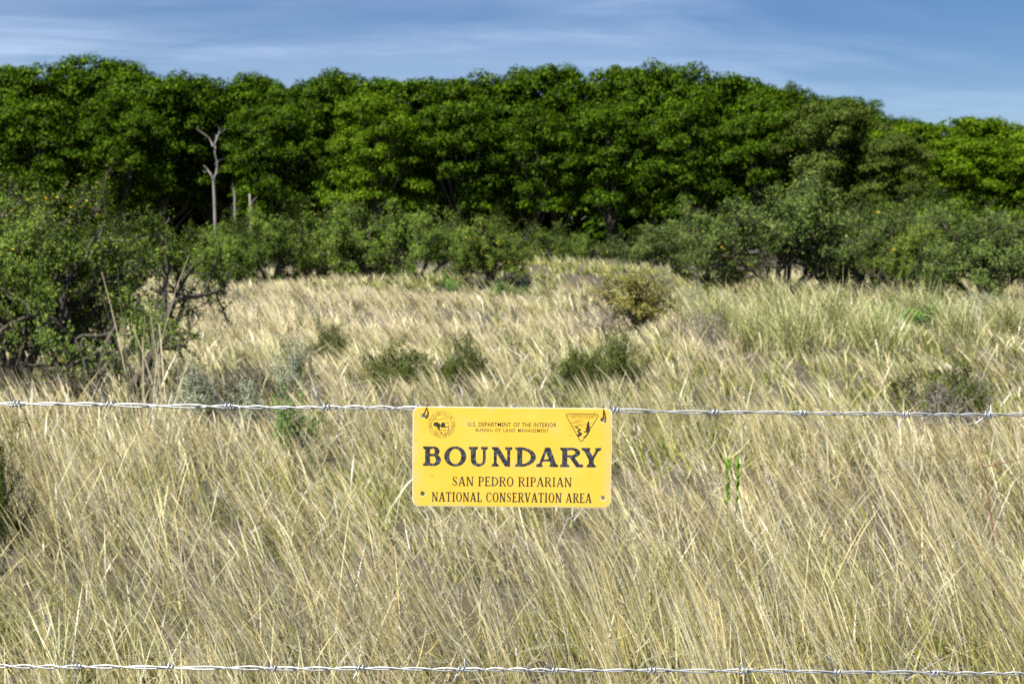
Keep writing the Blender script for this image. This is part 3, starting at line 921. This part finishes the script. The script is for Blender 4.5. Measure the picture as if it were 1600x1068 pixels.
U, D_ = math.radians(110), math.radians(-75)
PX_END = 2.62 / KPX
top_pts = [(800 - PX_END, 622), (0, 630), (168, 632), (350, 635.5), (505, 636.5), (648, 637), (800, 640), (955, 641), (1115, 644), (1245, 644.5), (1413, 647), (1545, 647.5), (1600, 648), (800 + PX_END, 655)]
top_barbs = [(px, U, .006, D_, .006) for px in (-420, -270, -120)] + [
    (24, math.radians(105), .019, D_, .012), (170, math.radians(120), .017, D_, .004), (354, math.radians(130), .021, D_, .012), (508, math.radians(118), .019, D_, .006),
    (652, math.radians(98), .023, D_, .006), (810, U, .004, D_, .008), (960, math.radians(85), .010, D_, .004), (1115, math.radians(150), .006, math.radians(-86), .018),
    (1252, U, .006, D_, .004), (1415, math.radians(-125), .016, math.radians(80), .006), (1543, math.radians(-160), .014, math.radians(82), .018)] + [
    (px, U, .014, D_, .010) for px in (1700, 1860, 2010)]
zt = wire('galvanised barbed wire from which the yellow sign hangs', top_pts, top_barbs, 3)
bot_pts = [(800 - PX_END, 1032), (0, 1040), (250, 1042), (420, 1043.5), (640, 1044), (860, 1046.5), (1160, 1047), (1312, 1049), (1600, 1052), (800 + PX_END, 1058)]
bot_barbs = [(px, U, .012, D_, .010) for px in (-360, -200, -50)] + [
    (112, math.radians(135), .010, math.radians(-95), .018), (258, U, .004, D_, .004), (420, U, .005, math.radians(-95), .012), (562, math.radians(-140), .012, U, .004),
    (720, math.radians(-130), .014, math.radians(97), .018), (866, math.radians(140), .008, D_, .005), (1020, U, .009, D_, .003), (1166, math.radians(60), .007, D_, .004),
    (1312, math.radians(118), .020, D_, .007), (1468, U, .010, math.radians(-120), .010)] + [(px, U, .014, D_, .010) for px in (1620, 1780, 1940)]
zb = wire('lower galvanised barbed wire strung beneath the yellow sign', bot_pts, bot_barbs, 8)


def t_post(x, label):
    o = empty('fence_post', (x, DF + .012, gz(x, DF)))
    H = 1.42
    V = []
    prof = [(-.020, 0), (.020, 0), (.020, .005), (.0035, .006), (.003, .034), (-.003, .034), (-.0035, .006), (-.020, .005)]
    n = len(prof)
    V = [(a, b, -.35) for a, b in prof] + [(a, b, H) for a, b in prof]
    F = [(k, (k + 1) % n, n + (k + 1) % n, n + k) for k in range(n)] + [tuple(range(n, 2 * n))]
    link('shaft', mesh_np('shaft', V, F, M_POST), o)
    sv = np.array([(a, b, c) for c in (-.006, .006) for a, b in [(-.009, -.008), (.009, -.008), (.012, .001), (-.012, .001)]])
    sf = [(0, 1, 5, 4), (1, 2, 6, 5), (2, 3, 7, 6), (3, 0, 4, 7), (4, 5, 6, 7), (3, 2, 1, 0)]
    me = mesh_np('stud', sv, sf, M_POST)
    for k in range(24): link('stud', me, o, (0, -.001, .06 + k * .055))
    tag(o, label, 'fence post', 'steel posts holding the wires')


for sx in (-2.6, 2.6): t_post(sx, 'dark studded steel fence post carrying both barbed wires')

# ------------------------------------------------------------------ the sign
KS = .3004 / 1385                                # metres per pixel of the enlarged view it was measured in


def cl(cx, cy):
    return ((cx - 800) * KS, (455 - cy) * KS)


def c5(x, y):                                    # measured in the x10 view of the seal
    return cl((640 + x / 10 - 620) * 4.4444, (630 + y / 10 - 610) * 4.4444)


def c6(x, y):                                    # measured in the view of the triangular emblem
    return cl((820 + x / 11.4286 - 620) * 4.4444, (630 + y / 11.4286 - 610) * 4.4444)


def rounded(hw, hh, rad, n=8):
    pts = []
    for cx, cy, a0 in [(hw - rad, hh - rad, 0), (-hw + rad, hh - rad, 90), (-hw + rad, -hh + rad, 180), (hw - rad, -hh + rad, 270)]:
        for k in range(n + 1):
            a = math.radians(a0 + 90 * k / n); pts.append((cx + rad * math.cos(a), cy + rad * math.sin(a)))
    return pts


def plate(name, loops, thick, mat, bevel=0.0):
    cu = bpy.data.curves.new(name, 'CURVE'); cu.dimensions = '2D'; cu.fill_mode = 'BOTH'; cu.extrude = thick / 2; cu.bevel_depth = bevel
    for L in loops:
        s = cu.splines.new('POLY'); s.points.add(len(L) - 1); s.use_cyclic_u = True
        for p, (x, y) in zip(s.points, L): p.co = (x, y, 0, 1)
    ob = bpy.data.objects.new(name, cu); COL.objects.link(ob)
    dg = bpy.context.evaluated_depsgraph_get()
    me = bpy.data.meshes.new_from_object(ob.evaluated_get(dg))
    bpy.data.objects.remove(ob); bpy.data.curves.remove(cu)
    me.name = name; me.materials.clear(); me.materials.append(mat)
    return me


class Ink:
    """flat printed strokes; every stroke lies a hair above the one before so that none are coplanar"""
    def __init__(s): s.V, s.F, s.k = [], [], 0

    def poly(s, pts):
        z = s.k % 9 * .00002; s.k += 1; n = len(s.V)
        s.V += [(x, y, z) for x, y in pts]; s.F.append(tuple(range(n, n + len(pts))))

    def strip(s, L, R):
        z = s.k % 9 * .00002; s.k += 1; n = len(s.V)
        for a, b in zip(L, R): s.V += [(*a, z), (*b, z)]
        for k in range(len(L) - 1): s.F.append((n + 2 * k, n + 2 * k + 1, n + 2 * k + 3, n + 2 * k + 2))

    def path(s, pts, w):
        P = np.array(pts, float); T = np.gradient(P, axis=0); T /= np.linalg.norm(T, axis=1)[:, None] + 1e-12
        N_ = np.stack([-T[:, 1], T[:, 0]], -1); w = np.broadcast_to(np.asarray(w, float), (len(P),))[:, None] * .5
        s.strip([tuple(p) for p in P + N_ * w], [tuple(p) for p in P - N_ * w])

    def done(s, name, mat, parent, z):
        # keep every face looking at the viewer
        F = []
        for f in s.F:
            a = sum(s.V[f[i]][0] * s.V[f[(i + 1) % len(f)]][1] - s.V[f[(i + 1) % len(f)]][0] * s.V[f[i]][1] for i in range(len(f)))
            F.append(f if a > 0 else f[::-1])
        return link(name, mesh_np(name, s.V, F, mat), parent, (0, 0, z))


def glyph(ink, ch, x, y, w, h, T, t, sf):
    """roman capital in the box x..x+w, y..y+h; T thick, t thin stroke, sf serif thickness (all absolute)"""
    e = T * .42                                   # serif overhang
    bar = lambda x0, y0, x1, y1: ink.poly([(x + x0, y + y0), (x + x1, y + y0), (x + x1, y + y1), (x + x0, y + y1)])

    def serif(xa, xb, top):
        y0, y1 = (h - sf, h) if top else (0, sf)
        yi = h - sf * 2.2 if top else sf * 2.2
        m = e * .55
        if top: ink.poly([(x + xa + m, y + yi), (x + xb - m, y + yi), (x + xb, y + y0), (x + xb, y + y1), (x + xa, y + y1), (x + xa, y + y0)])
        else: ink.poly([(x + xa, y), (x + xb, y), (x + xb, y + y1), (x + xb - m, y + yi), (x + xa + m, y + yi), (x + xa, y + y1)])

    def diag(xa, ya, xb, yb, wd):
        ink.poly([(x + xa - wd / 2, y + ya), (x + xa + wd / 2, y + ya), (x + xb + wd / 2, y + yb), (x + xb - wd / 2, y + yb)])

    def ring(cx, cy, ax, ay, bx, by, a0, a1, n=18):
        A = [math.radians(a0 + (a1 - a0) * k / n) for k in range(n + 1)]
        ink.strip([(x + cx + ax * math.cos(a), y + cy + ay * math.sin(a)) for a in A], [(x + cx + bx * math.cos(a), y + cy + by * math.sin(a)) for a in A])

    def stem(x0, wd, top=True, bot=True, ex=None):
        ex = e if ex is None else ex
        bar(x0, 0, x0 + wd, h)
        if top: serif(x0 - ex, x0 + wd + ex, True)
        if bot: serif(x0 - ex, x0 + wd + ex, False)
    s0 = e
    if ch == 'I': stem((w - T) / 2, T)
    elif ch == 'O': ring(w / 2, h / 2, w / 2, h * .515, w / 2 - T, h * .515 - t, 0, 360, 40)
    elif ch == 'C':
        ring(w / 2, h / 2, w / 2, h * .515, w / 2 - T, h * .515 - t, 52, 308, 34)
        ink.poly([(x + w * .93, y + h * .99), (x + w * .93, y + h * .68), (x + w * .86, y + h * .68), (x + w * .72, y + h * .88)])
        ink.poly([(x + w * .93, y + h * .01), (x + w * .93, y + h * .24), (x + w * .88, y + h * .24), (x + w * .72, y + h * .10)])
    elif ch == 'D':
        stem(s0, T, ex=e); rx = w - s0 - T * .5
        ring(s0 + T * .5, h / 2, rx, h / 2, rx - T, h / 2 - t, -90, 90, 24)
    elif ch in 'BPR':
        stem(s0, T); yb = h * (.5 if ch != 'P' else .44); ht = (h - yb) / 2; cxr = s0 + T
        ru = w * (.92 if ch != 'P' else 1.0) - cxr
        flat = ru * .35
        bar(cxr - .1 * T, h - t, cxr + flat, h); bar(cxr - .1 * T, yb, cxr + flat, yb + t)
        ring(cxr + flat, yb + ht, ru - flat, ht, ru - flat - T * .95, ht - t, -90, 90)
        if ch == 'B':
            hb = (yb + t) / 2; rl = w - cxr
            bar(cxr - .1 * T, 0, cxr + flat, t)
            ring(cxr + flat, hb, rl - flat, hb, rl - flat - T, hb - t, -90, 90)
        if ch == 'R':
            diag(cxr + flat * .9, yb + t * .5, w - T * .55, 0, T * 1.05); serif(w - T * 1.15, w + T * .35, False)
    elif ch == 'U':
        tw = t * 1.25
        xl, xr = s0, w - s0 - tw
        bar(xl, h * .34, xl + T, h); bar(xr, h * .34, xr + tw, h)
        serif(xl - e, xl + T + e, True); serif(xr - e, xr + tw + e, True)
        A = [math.radians(180 + 180 * k / 20) for k in range(21)]
        cxo, cxi = (xl + xr + tw) / 2, (xl + T + xr) / 2
        ink.strip([(x + cxo + (xr + tw - xl) / 2 * math.cos(a), y + h * .34 + h * .355 * math.sin(a)) for a in A],
                  [(x + cxi + (xr - xl - T) / 2 * math.cos(a), y + h * .34 + (h * .355 - t * 1.2) * math.sin(a)) for a in A])
    elif ch == 'N':
        tw = t * 1.3
        xl, xr = s0, w - s0 - tw
        bar(xl, 0, xl + tw, h); bar(xr, 0, xr + tw, h)
        serif(xl - e, xl + tw + e, False); serif(xr - e, xr + tw + e, True); serif(xl - e, xl + tw * .9, True)
        diag(xl + T * .35, h, xr + tw - T * .45, 0, T * 1.12)
    elif ch in 'AV':
        yt, yb_ = (h, 0) if ch == 'A' else (0, h)
        fl = T * .55
        thin_x, thick_x = (fl, w - fl * 1.25) if ch == 'A' else (w - fl, fl * 1.25)
        cx = w / 2
        diag(cx - (t * .2 if ch == 'A' else -t * .2), yt, thin_x, yb_, t * 1.25); diag(cx, yt, thick_x, yb_, T * 1.12)
        tp = ch == 'V'
        for c_, wd in ((thin_x, t * 1.25), (thick_x, T * 1.12)): serif(max(-.02 * w, c_ - wd / 2 - e), min(1.02 * w, c_ + wd / 2 + e), tp)
        if ch == 'A': bar(w * .27, h * .28, w * .70, h * .28 + t)
    elif ch == 'Y':
        xs = w * .5
        bar(xs - T / 2, 0, xs + T / 2, h * .46); serif(xs - T / 2 - e, xs + T / 2 + e, False)
        diag(T * .75, h, xs + T * .02, h * .40, T * 1.12); diag(w - T * .55, h, xs + T * .20, h * .42, t * 1.3)
        serif(T * .75 - T * .56 - e * .5, T * .75 + T * .56 + e, True); serif(w - T * .55 - t * .65 - e, w - T * .55 + t * .65 + e * .5, True)
    elif ch == 'E':
        stem(s0, T); xr = w * .92
        bar(s0 + T * .5, h - t, xr, h); bar(s0 + T * .5, 0, w, t); bar(s0 + T * .5, h * .49, w * .72, h * .49 + t)
        ink.poly([(x + xr, y + h), (x + xr - t, y + h), (x + xr - t * 1.4, y + h - t), (x + xr, y + h * .76)])
        ink.poly([(x + w, y), (x + w, y + h * .26), (x + w - t * 1.5, y + t), (x + w - t, y)])
        bar(w * .72 - t * .8, h * .40, w * .72, h * .64)
    elif ch == 'L':
        stem(s0, T); bar(s0 + T * .5, 0, w, t)
        ink.poly([(x + w, y), (x + w, y + h * .28), (x + w - t * 1.5, y + t), (x + w - t, y)])
    elif ch == 'T':
        stem((w - T) / 2, T, top=False); bar(0, h - t, w, h)
        ink.poly([(x, y + h), (x, y + h * .74), (x + t * 1.4, y + h - t), (x + t, y + h)])
        ink.poly([(x + w, y + h), (x + w - t, y + h), (x + w - t * 1.4, y + h - t), (x + w, y + h * .74)])
    elif ch == 'S':
        K = [(.86, .72, .5), (.78, .88, .55), (.50, .965, .8), (.22, .88, 1.0), (.16, .74, 1.4), (.30, .60, 1.9), (.52, .50, 2.2), (.76, .39, 2.0), (.85, .25, 1.4), (.76, .11, 1.0), (.48, .035, .8), (.20, .12, .55), (.12, .30, .5)]
        P, Wd = [], []
        for k in range(len(K) - 1):
            for q in range(3):
                P.append(np.array(K[k][:2]) * (1 - q / 3) + np.array(K[k + 1][:2]) * q / 3); Wd.append(K[k][2] * (1 - q / 3) + K[k + 1][2] * q / 3)
        P.append(np.array(K[-1][:2])); Wd.append(K[-1][2])
        P = np.array(P)
        for _ in range(3): P[1:-1] = (P[:-2] + 2 * P[1:-1] + P[2:]) / 4
        ink.path([(x + a * w, y + b * h) for a, b in P], np.array(Wd) * t * .95 + t * .25)
        bar(w * .80, h * .70, w * .88, h * .99); bar(w * .09, h * .01, w * .17, h * .31)


def roman_line(ink, text, x0, x1, y0, y1, T, t, sf):
    wd = {'I': .36, 'S': .55, 'E': .58, 'L': .56, 'P': .58, 'T': .62, 'A': .72, 'N': .74, 'O': .70, 'D': .72, 'R': .68, 'C': .66, 'V': .68, ' ': .30}
    gap = .10
    tot = sum(wd[c] for c in text) + gap * (len(text) - 1)
    (ax, ay), (bx, by) = cl(x0, y1), cl(x1, y0)
    k = (bx - ax) / tot; h = by - ay; x = ax
    for c in text:
        if c != ' ': glyph(ink, c, x, ay, wd[c] * k, h, T * h, t * h, sf * h)
        x += (wd[c] + gap) * k


def sans_line(name, text, x0, x1, y0, y1, mat, parent, z, spc=1.0, wsp=1.0, bold=0.0, local=None):
    cu = bpy.data.curves.new(name, 'FONT'); cu.body = text; cu.size = 1; cu.space_character = spc; cu.space_word = wsp; cu.offset = bold; cu.resolution_u = 3
    ob = bpy.data.objects.new(name, cu); COL.objects.link(ob)
    me = bpy.data.meshes.new_from_object(ob.evaluated_get(bpy.context.evaluated_depsgraph_get()))
    bpy.data.objects.remove(ob); bpy.data.curves.remove(cu)
    co = np.array([v.co[:] for v in me.vertices]); lo, hi = co.min(0), co.max(0)
    (ax, ay), (bx, by) = local if local else (cl(x0, y1), cl(x1, y0))
    co[:, 0] = ax + (co[:, 0] - lo[0]) / (hi[0] - lo[0]) * (bx - ax); co[:, 1] = ay + (co[:, 1] - lo[1]) / (hi[1] - lo[1]) * (by - ay); co[:, 2] = 0
    me.vertices.foreach_set('co', co.astype(np.float32).ravel()); me.update(); me.name = name
    me.materials.clear(); me.materials.append(mat)
    return link(name, me, parent, (0, 0, z))


def build_sign():
    c = at(800, 714, DF - .010)
    root = empty('boundary_sign', (c.x, DF - .010, c.z), (math.pi / 2, math.radians(.55), 0))
    hw, hh = .1502, .0757
    holes = [cl(182, 170), cl(1428, 186), cl(180, 716), cl(1436, 736)]
    circ = lambda p, rad, n=16: [(p[0] + rad * math.cos(2 * math.pi * k / n), p[1] + rad * math.sin(2 * math.pi * k / n)) for k in range(n)]
    hr = 17 * KS
    core = plate('plate', [rounded(hw, hh, .0105)] + [circ(p, hr) for p in holes], .0016, M_CORE)
    link('plate', core, root)
    face = plate('painted_face', [rounded(hw - .0010, hh - .0010, .0096)] + [circ(p, hr + .0004) for p in holes], .0003, M_YEL)
    link('painted_face', face, root, (0, 0, .0008 + .0001))
    Z = .0008 + .00026 + .00003
    # BOUNDARY, each letter at its measured place
    ink = Ink()
    for chh, a, b in [('B', 180, 306), ('O', 328, 482), ('U', 498, 632), ('N', 658, 802), ('D', 821, 966), ('A', 970, 1120), ('R', 1134, 1286), ('Y', 1282, 1422)]:
        (x0, y0), (x1, y1) = cl(a, 519), cl(b, 383)
        h = y1 - y0
        glyph(ink, chh, x0, y0, x1 - x0, h, .262 * h, .118 * h, .068 * h)
    ink.done('headline_lettering', M_INKB, root, Z)
    ink = Ink(); roman_line(ink, 'SAN PEDRO RIPARIAN', 385, 1217, 592, 658, .15, .075, .05)
    ink.done('place_lettering', M_INK, root, Z)
    ink = Ink(); roman_line(ink, 'NATIONAL CONSERVATION AREA', 243, 1357, 702, 769, .15, .075, .05)
    ink.done('area_lettering', M_INK, root, Z)
    sans_line('department_lettering', 'U.S. DEPARTMENT OF THE INTERIOR', 492, 1108, 211, 241, M_INK, root, Z, 1.06, 1.25, .014)
    sans_line('bureau_lettering', 'BUREAU OF LAND MANAGEMENT', 546, 1054, 254, 278, M_INK, root, Z, 1.22, 1.5, .014)
    # round seal with the bison
    seal = Ink()
    ctr = np.array(c5(497, 318)); u = KS * 4.4444 / 10
    for rad, wd, dash in [(206, 5.5, 46), (160, 6, 40)]:
        A = np.linspace(0, 2 * math.pi, 73)
        for k in range(72):
            if (k * 7 + rad) % 5 < (4 if rad > 200 else 5):
                seal.path([tuple(ctr + rad * u * np.array([math.cos(a), math.sin(a)])) for a in A[k:k + 2]], wd * u)
    rr = random.Random(4)
    for k in range(64):                            # ring of tiny lettering, too small to read
        a = 2 * math.pi * k / 64
        if rr.random() < .72:
            d = np.array([math.cos(a), math.sin(a)]); q = np.array([-d[1], d[0]]) * rr.uniform(-6, 6) * u
            seal.path([tuple(ctr + d * 173 * u - q), tuple(ctr + d * 193 * u + q)], 5.5 * u)
    def p5(*pts): seal.poly([c5(a, b) for a, b in pts])
    def l5(w_, *pts): seal.path([c5(a, b) for a, b in pts], w_ * u)
    p5((368, 300), (385, 280), (412, 284), (425, 268), (440, 290), (470, 305), (480, 330), (470, 362), (458, 398), (440, 400), (428, 365), (405, 345), (385, 345), (368, 325))
    p5((478, 345), (488, 310), (500, 284), (530, 282), (545, 300), (552, 330), (560, 352), (530, 362), (490, 362))
    l5(7, (540, 290), (575, 284), (605, 294), (612, 320), (606, 345)); l5(9, (556, 352), (580, 358), (598, 348))
    l5(9, (600, 340), (606, 372), (604, 404)); l5(8, (560, 352), (556, 376)); l5(9, (462, 370), (466, 400)); l5(6, (500, 360), (505, 372))
    l5(5, (372, 250), (410, 232), (455, 246), (500, 226), (540, 236)); l5(5, (560, 215), (592, 240)); l5(4, (380, 232), (420, 218)); l5(4, (520, 205), (580, 208))
    l5(7, (395, 408), (425, 403)); l5(8, (452, 410), (500, 404)); l5(7, (512, 410), (560, 404)); l5(6, (575, 408), (612, 404))
    l5(9, (405, 428), (425, 438)); l5(8, (452, 436), (470, 430)); p5((470, 448), (490, 432), (512, 442), (500, 458), (478, 456)); l5(8, (548, 436), (570, 444)); l5(8, (585, 436), (600, 430))
    l5(5, (420, 462), (460, 472)); l5(6, (540, 495), (575, 480)); l5(5, (520, 470), (560, 462))
    seal.done('bison_seal', M_INK, root, Z)
    # triangular emblem with river and pine
    em = Ink(); u6 = KS * 4.4444 / 11.4286
    T3 = [c6(712, 146), c6(1325, 152), c6(1008, 668)]
    pts = []
    for k in range(3):
        a, b, c_ = (np.array(T3[(k + q - 1) % 3]) for q in range(3))
        rad = 66 * u6 if k < 2 else 60 * u6
        d1 = (a - b) / np.linalg.norm(a - b); d2 = (c_ - b) / np.linalg.norm(c_ - b)
        for q in range(7):
            f = q / 6; pts.append(tuple(b + d1 * rad * (1 - f) ** 2 + d2 * rad * f ** 2))
    pts.append(pts[0])
    dense = []
    for k in range(len(pts) - 1):
        for q in range(4): dense.append(tuple(np.array(pts[k]) * (1 - q / 4) + np.array(pts[k + 1]) * q / 4))
    dense.append(dense[0])
    em.path(dense, 13 * u6)
    def p6(*q): em.poly([c6(a, b) for a, b in q])
    def l6(w_, *q): em.path([c6(a, b) for a, b in q], w_ * u6)
    em.strip([c6(*q) for q in [(880, 380), (930, 368), (968, 372), (905, 388), (950, 402), (1008, 425), (1002, 438), (965, 458), (990, 478), (1028, 500), (1010, 530), (950, 568)]],
             [c6(*q) for q in [(882, 392), (912, 384), (930, 384), (900, 398), (935, 418), (960, 430), (945, 445), (922, 462), (945, 480), (962, 498), (945, 512), (912, 522)]])
    p6((1127, 255), (1136, 285), (1148, 298), (1140, 305), (1152, 330), (1145, 342), (1165, 385), (1148, 392), (1165, 425), (1158, 455), (1120, 530), (1098, 540), (1110, 480),
       (1060, 478), (1040, 468), (1088, 448), (1095, 415), (1062, 412), (1098, 392), (1102, 352), (1085, 345), (1110, 322), (1108, 308), (1122, 290))
    p6((1112, 500), (1128, 505), (1085, 575), (1050, 570), (1022, 575), (1070, 545), (1090, 530))
    l6(5, (805, 312), (860, 305), (910, 318), (960, 320)); l6(4, (850, 292), (930, 268), (985, 258), (1050, 262)); l6(4, (960, 325), (985, 350), (1030, 340), (1085, 310))
    l6(4, (835, 362), (900, 358), (960, 355), (1010, 335)); l6(4, (890, 282), (960, 290), (1030, 285)); l6(4, (1150, 300), (1200, 318)); l6(4, (990, 365), (1040, 380), (1080, 378))
    em.done('river_and_pine_emblem', M_INK, root, Z)
    sans_line('emblem_lettering', 'U.S. DEPARTMENT OF THE INTERIOR', 0, 0, 0, 0, M_INKS, root, Z + .0002, 1.05, 1.3, 0, (c6(768, 192), c6(1270, 168)))
    sans_line('emblem_lettering', 'BUREAU OF LAND MANAGEMENT', 0, 0, 0, 0, M_INKS, root, Z + .0002, 1.1, 1.4, 0, (c6(815, 224), c6(1220, 206)))
    tag(root, 'yellow metal boundary sign with black lettering wired to the fence', 'sign')
    return root, holes


sign, sign_holes = build_sign()
bpy.context.view_layer.update()


def tie(hole, up, label):
    """rusty wire through the sign's hole, over the fence wire and twisted behind"""
    h = sign.matrix_world @ Vector((hole[0], hole[1], 0))
    wx = h.x + up
    zw = zt(wx)
    yf = DF - .0135
    P = [(h.x - .001, DF + .004, h.z - .0015), (h.x, DF - .009, h.z + .0008), (h.x + .0006, yf, h.z + .0022), (h.x + up * .55, yf - .0010, h.z + .006), (h.x + up * .95, yf - .0006, h.z + .012),
         (wx, yf + .001, zw + .0015), (wx + .0003, DF - .006, zw + .0056), (wx + .0003, DF + .001, zw + .0066), (wx, DF + .0062, zw + .002), (wx - up * .3, DF + .006, zw - .006), (h.x + .001, DF + .004, h.z + .002)]
    P = np.array(P)
    t = np.linspace(0, len(P) - 1, 41)
    Q = np.stack([np.interp(t, np.arange(len(P)), P[:, k]) for k in range(3)], -1)
    for _ in range(2): Q[1:-1] = (Q[:-2] + 2 * Q[1:-1] + Q[2:]) / 4
    V, F = tube(Q, .00105, 7)
    o = link('tie_wire', mesh_np('tie_wire', V, F, M_RUST, smooth=True))
    tag(o, label, 'tie wire', 'rusty ties of the sign')


tie(sign_holes[0], .0048, 'bent rusty tie wire at the sign corner with the bison seal')
tie(sign_holes[1], .0010, 'rusty tie wire at the sign corner with the triangular emblem')
